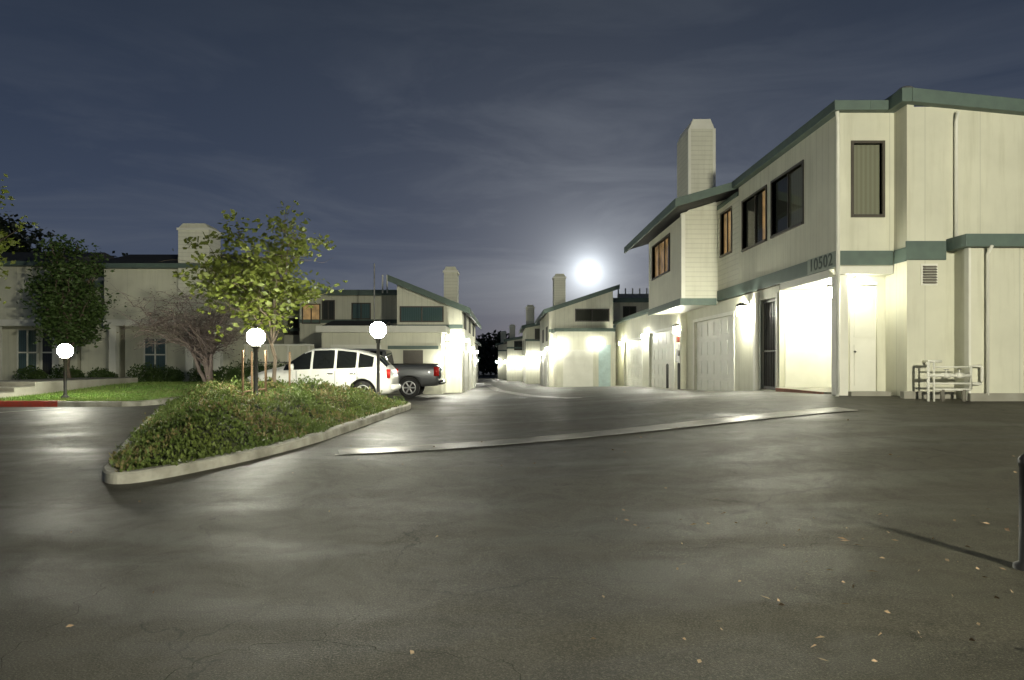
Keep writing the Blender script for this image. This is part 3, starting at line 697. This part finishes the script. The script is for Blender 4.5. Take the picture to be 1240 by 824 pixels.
# ------------------------------------------------------------------ vehicles
def apply_mods(o):
    bpy.context.view_layer.update()
    dg=bpy.context.evaluated_depsgraph_get(); me=bpy.data.meshes.new_from_object(o.evaluated_get(dg)); o.modifiers.clear(); o.data=me
def vehicle(name,org,st,glassSide,glassTop,paint,wheels,wr,hw):
    e=empty(name); X,Y,Z=org; b=MB(); N=14; vs=[]
    def half(s):
        x,h,zb,belt,rh,roof=s
        return [(h*.82,zb),(h,zb+.12),(h*1.015,(zb+belt)/2+.05),(h*.985,belt),(rh,roof-.07),(rh*.86,roof-.015),(rh*.5,roof)]
    for s in st:
        H=half(s); vs+=[(X+s[0],Y-a,Z+z) for a,z in H]+[(X+s[0],Y+a,Z+z) for a,z in reversed(H)]
    n=len(st)
    for i in range(n-1):
        for j in range(N):
            k=paint; jj=j%N
            if jj in (3,9) and i in glassSide: k='carglass'
            if jj in (4,5,6,7,8) and i in glassTop: k='carglass'
            if jj==13: k='dark'
            a=i*N+j;c=i*N+(j+1)%N; b.add([vs[a],vs[c],vs[c+N],vs[a+N]],[(0,1,2,3)],k)
    b.add([vs[j] for j in range(N)],[tuple(range(N))[::-1]],paint); b.add([vs[(n-1)*N+j] for j in range(N)],[tuple(range(N))],paint)
    o=b.obj('body',e,True)
    import bmesh
    bm=bmesh.new(); bm.from_mesh(o.data); bmesh.ops.remove_doubles(bm,verts=bm.verts,dist=.0005); bmesh.ops.recalc_face_normals(bm,faces=bm.faces)
    cl=bm.edges.layers.float.new('crease_edge'); cv=bm.verts.layers.float.new('crease_vert')
    gi=b.mats.index('carglass') if 'carglass' in b.mats else -1
    for ed in bm.edges:
        if len(ed.link_faces)==2 and ed.link_faces[0].material_index!=ed.link_faces[1].material_index: ed[cl]=.95
    for v in bm.verts:
        if sum(f.material_index==gi for f in v.link_faces)==1: v[cv]=.9
    bm.to_mesh(o.data); bm.free()
    s_=o.modifiers.new('s','SUBSURF'); s_.levels=2; s_.render_levels=2
    cb=MB()
    for wx in wheels:
        for sg in (-1,1):
            cb.lathe((X+wx,Y+sg*hw,Z+wr),[(.001,-.28),(wr+.07,-.28),(wr+.07,.28),(.001,.28)],'dark','y',28)
    cut=cb.obj('cut')
    bm=bmesh.new(); bm.from_mesh(cut.data); bmesh.ops.remove_doubles(bm,verts=bm.verts,dist=.002); bmesh.ops.recalc_face_normals(bm,faces=bm.faces); bm.to_mesh(cut.data); bm.free()
    bo=o.modifiers.new('b','BOOLEAN'); bo.object=cut; bo.operation='DIFFERENCE'; bo.solver='EXACT'; 
    apply_mods(o); bpy.data.objects.remove(cut)
    for i,wx in enumerate(wheels):
        for sg in (-1,1):
            b=MB(); c=(X+wx,Y+sg*(hw-.12),Z+wr); q=sg
            b.lathe(c,[(wr*.62,-.1*q),(wr*.93,-.11*q),(wr,-.07*q),(wr,.07*q),(wr*.93,.11*q),(wr*.64,.1*q)],'tyre','y',28)
            b.lathe(c,[(wr*.64,.1*q),(wr*.6,.085*q),(wr*.56,.02*q),(.001,.02*q)],'dark','y',28)
            b.lathe(c,[(wr*.66,.095*q),(wr*.64,.11*q),(wr*.56,.1*q),(wr*.55,.05*q)],'rim','y',28)
            b.lathe(c,[(wr*.17,.02*q),(wr*.17,.09*q),(.001,.1*q)],'rim','y',14)
            for kk in range(6):
                w=kk*math.pi/3; p=lambda r,dw,h:(c[0]+r*math.cos(w+dw),c[1]+h*q,c[2]+r*math.sin(w+dw))
                b.add([p(wr*.12,-.5,.085),p(wr*.12,.5,.085),p(wr*.58,.13,.08),p(wr*.58,-.13,.08),p(wr*.12,-.5,.04),p(wr*.12,.5,.04),p(wr*.58,.13,.04),p(wr*.58,-.13,.04)],[(0,1,2,3),(1,5,6,2),(0,3,7,4)],'rim')
            b.obj('wheel_%d%s'%(i,'l' if sg<0 else 'r'),e,True)
    return e
cz=gz(-5,20.4); CX=-7.55; CY=20.5
# x, half width, zbottom, belt, roof half width, roof
st=[(0,.5,.3,.6,.42,.7),(.1,.66,.24,.68,.5,.82),(.45,.78,.2,.82,.56,.95),(.85,.82,.2,.92,.58,1.03),(1.08,.84,.2,.95,.62,1.09),
 (1.16,.84,.2,.96,.66,1.14),(1.72,.85,.2,.97,.62,1.5),(1.95,.85,.2,.98,.63,1.59),(2.0,.85,.2,.98,.63,1.605),(2.64,.85,.2,1.0,.64,1.62),(2.69,.85,.2,1.0,.64,1.615),(3.27,.85,.2,1.02,.63,1.55),(3.32,.85,.2,1.02,.63,1.54),(3.76,.84,.22,1.05,.6,1.41),(3.84,.83,.22,1.05,.58,1.37),(4.12,.8,.25,1.0,.56,1.1),(4.24,.76,.28,.88,.52,.98),(4.3,.62,.32,.7,.45,.8)]
ca=vehicle('parked_car',(CX,CY,cz),st,{5,6,8,10,12},{5,14},'carw',(.85,3.45),.32,.8)
b=MB(); X,Y,Z=CX,CY,cz
for x in (1.55,2.66,3.3): b.tube([(X+x,Y-.862,Z+.35),(X+x+.01,Y-.872,Z+.65),(X+x,Y-.848,Z+.93)],.006,.006,'dark',4)
for x in (2.45,3.1): b.box(X+x,X+x+.16,Y-.9,Y-.86,Z+.84,Z+.87,'chrome')
b.tube([(X+.02,Y-.55,Z+.42),(X-.05,Y,Z+.42),(X+.02,Y+.55,Z+.42)],.08,.08,'carw',8); b.tube([(X+4.26,Y-.68,Z+.45),(X+4.36,Y,Z+.45),(X+4.26,Y+.68,Z+.45)],.09,.09,'carw',8)
b.obj('bumpers_and_trim',ca,True)
b=MB(); b.lathe((X+1.45,Y-.95,Z+1.04),[(.001,-.07),(.09,-.05),(.1,.04),(.001,.06)],'carw','x',12); b.tube([(X+1.47,Y-.84,Z+.98),(X+1.47,Y-.93,Z+1.02)],.02,.02,'dark'); b.obj('mirror',ca,True)
b=MB()
for sg in (-1,1): b.sphere((X+.14,Y+sg*.58,Z+.66),.12,'head',12,8); b.box(X+4.14,X+4.24,Y+sg*.79,Y+sg*.66,Z+.72,Z+.98,'tail')
b.obj('lights',ca,True)
tz=gz(-5,26.8); TX=-8.3; TY=27.0
st=[(0,.8,.4,.85,.7,.98),(.12,.92,.35,.95,.78,1.08),(.9,.97,.32,1.08,.8,1.2),(1.35,.98,.32,1.13,.8,1.24),(1.5,.98,.32,1.15,.8,1.3),(2.1,.98,.32,1.17,.74,1.84),(2.3,.98,.32,1.17,.74,1.9),(2.38,.98,.32,1.17,.74,1.91),(3.05,.98,.32,1.18,.74,1.91),(3.12,.98,.32,1.18,.74,1.91),(3.62,.98,.32,1.18,.74,1.88),(3.72,.98,.32,1.18,.75,1.84),(3.82,.98,.35,1.2,.85,1.3),(3.9,.98,.42,1.22,.88,1.3),(5.7,.98,.45,1.22,.88,1.3),(5.78,.96,.5,1.18,.86,1.27)]
tr=vehicle('pickup_truck',(TX,TY,tz),st,{5,7,9},{4,11},'carg',(.98,4.65),.4,.93)
b=MB(); X,Y,Z=TX,TY,tz
b.tube([(X+5.86,Y-.9,Z+.6),(X+5.9,Y,Z+.6),(X+5.86,Y+.9,Z+.6)],.09,.09,'chrome',8)
for sg in (-1,1): b.box(X+5.6,X+5.795,Y+sg*.985,Y+sg*.8,Z+.85,Z+1.2,'tail')
b.box(X+5.785,X+5.8,Y-.76,Y+.76,Z+.75,Z+1.2,'carg'); b.box(X+5.8,X+5.815,Y-.15,Y+.15,Z+1.08,Z+1.14,'dark'); b.box(X+5.8,X+5.81,Y-.16,Y+.16,Z+.8,Z+.95,'white')
b.tube([(X+3.92,Y-.99,Z+.5),(X+3.92,Y-1.0,Z+.85),(X+3.92,Y-.97,Z+1.2)],.008,.008,'dark',4)
for sg in (-1,1): b.tube([(X+3.9,Y+sg*.86,Z+1.3),(X+5.75,Y+sg*.86,Z+1.3)],.03,.03,'dark',6)
b.obj('bumper_and_lights',tr,True)
# ------------------------------------------------------------------ moon, sky, light
MD=Vector((.1233,1,.1318)).normalized()
M['moon']=emis('moon_surface',(1,.98,.88),14)
b=MB(); b.sphere(tuple(Vector((0,0,1.5))+MD*1400),22,'moon',24,12); b.obj('moon',None,True)
M['moon'].cycles.emission_sampling='NONE'
w=bpy.data.worlds.new('World'); scn.world=w; w.use_nodes=True; n=w.node_tree; n.nodes.clear()
out=n.nodes.new('ShaderNodeOutputWorld'); tc=n.nodes.new('ShaderNodeTexCoord').outputs['Generated']
el=math.asin(MD.z); az=math.atan2(MD.x,MD.y)
sk=n.nodes.new('ShaderNodeTexSky'); sk.sky_type='NISHITA'; sk.sun_disc=False; sk.sun_elevation=el; sk.sun_rotation=az
sx=n.nodes.new('ShaderNodeSeparateXYZ'); n.links.new(tc,sx.inputs[0])
z=sx.outputs[2]
cr=n.nodes.new('ShaderNodeValToRGB'); n.links.new(z,cr.inputs[0]); E=cr.color_ramp
E.elements[0].position=0; E.elements[0].color=(.062,.08,.125,1); E.elements[1].position=1; E.elements[1].color=(.01,.015,.028,1)
for p,c in ((.12,(.048,.065,.11,1)),(.28,(.03,.043,.076,1)),(.5,(.0165,.025,.043,1))):
    q=E.elements.new(p); q.color=c
dp=n.nodes.new('ShaderNodeVectorMath'); dp.operation='DOT_PRODUCT'; n.links.new(tc,dp.inputs[0]); dp.inputs[1].default_value=MD
ang=math_(n,'ARCCOSINE',math_(n,'MINIMUM',dp.outputs['Value'],.999999))
def halo(s,amp): return math_(n,'MULTIPLY',math_(n,'EXPONENT',math_(n,'MULTIPLY',ang,-1/s)),amp)
mp=n.nodes.new('ShaderNodeMapping'); mp.inputs['Scale'].default_value=(1.2,1.2,5.5); mp.inputs['Rotation'].default_value=(0,.12,0); n.links.new(tc,mp.inputs[0])
cl=ramp(n,ntex(n,mp.outputs[0],2.4,7,.6,.6),.42,.7); fade=ramp(n,z,.42,.08)
cloud=math_(n,'MULTIPLY',math_(n,'MULTIPLY',cl,fade),.6)
base=mixc(n,cloud,cr.outputs[0],(.1,.115,.145))
h=math_(n,'ADD',math_(n,'ADD',halo(.016,2.2),halo(.06,.34)),math_(n,'MULTIPLY',halo(.25,.095),math_(n,'ADD',.6,math_(n,'MULTIPLY',cl,.8))))
def bg(col,st): 
    g=n.nodes.new('ShaderNodeBackground')
    if isinstance(col,tuple): g.inputs[0].default_value=col
    else: n.links.new(col,g.inputs[0])
    if isinstance(st,(int,float)): g.inputs[1].default_value=st
    else: n.links.new(st,g.inputs[1])
    return g.outputs[0]
def addS(a,b_):
    q=n.nodes.new('ShaderNodeAddShader'); n.links.new(a,q.inputs[0]); n.links.new(b_,q.inputs[1]); return q.outputs[0]
n.links.new(addS(addS(bg(base,1),bg((.88,.95,1,1),h)),bg(sk.outputs[0],.001)),out.inputs[0])
sd=bpy.data.lights.new('moonlight','SUN'); sd.energy=.5; sd.angle=math.radians(.6); sd.color=(.9,.95,1)
so=bpy.data.objects.new('moonlight',sd); scn.collection.objects.link(so); so.rotation_euler=(-MD).to_track_quat('-Z','Y').to_euler()
# ------------------------------------------------------------------ camera
cd=bpy.data.cameras.new('camera'); cd.lens=24; cd.sensor_width=36; cd.clip_end=4000; cd.shift_x=9/1240; cd.shift_y=27/1240
co_=bpy.data.objects.new('camera',cd); scn.collection.objects.link(co_); co_.location=(0,0,1.5); co_.rotation_euler=(math.radians(90),0,0)
scn.camera=co_
scn.view_settings.view_transform='Standard'; scn.view_settings.look='None'; scn.view_settings.exposure=0
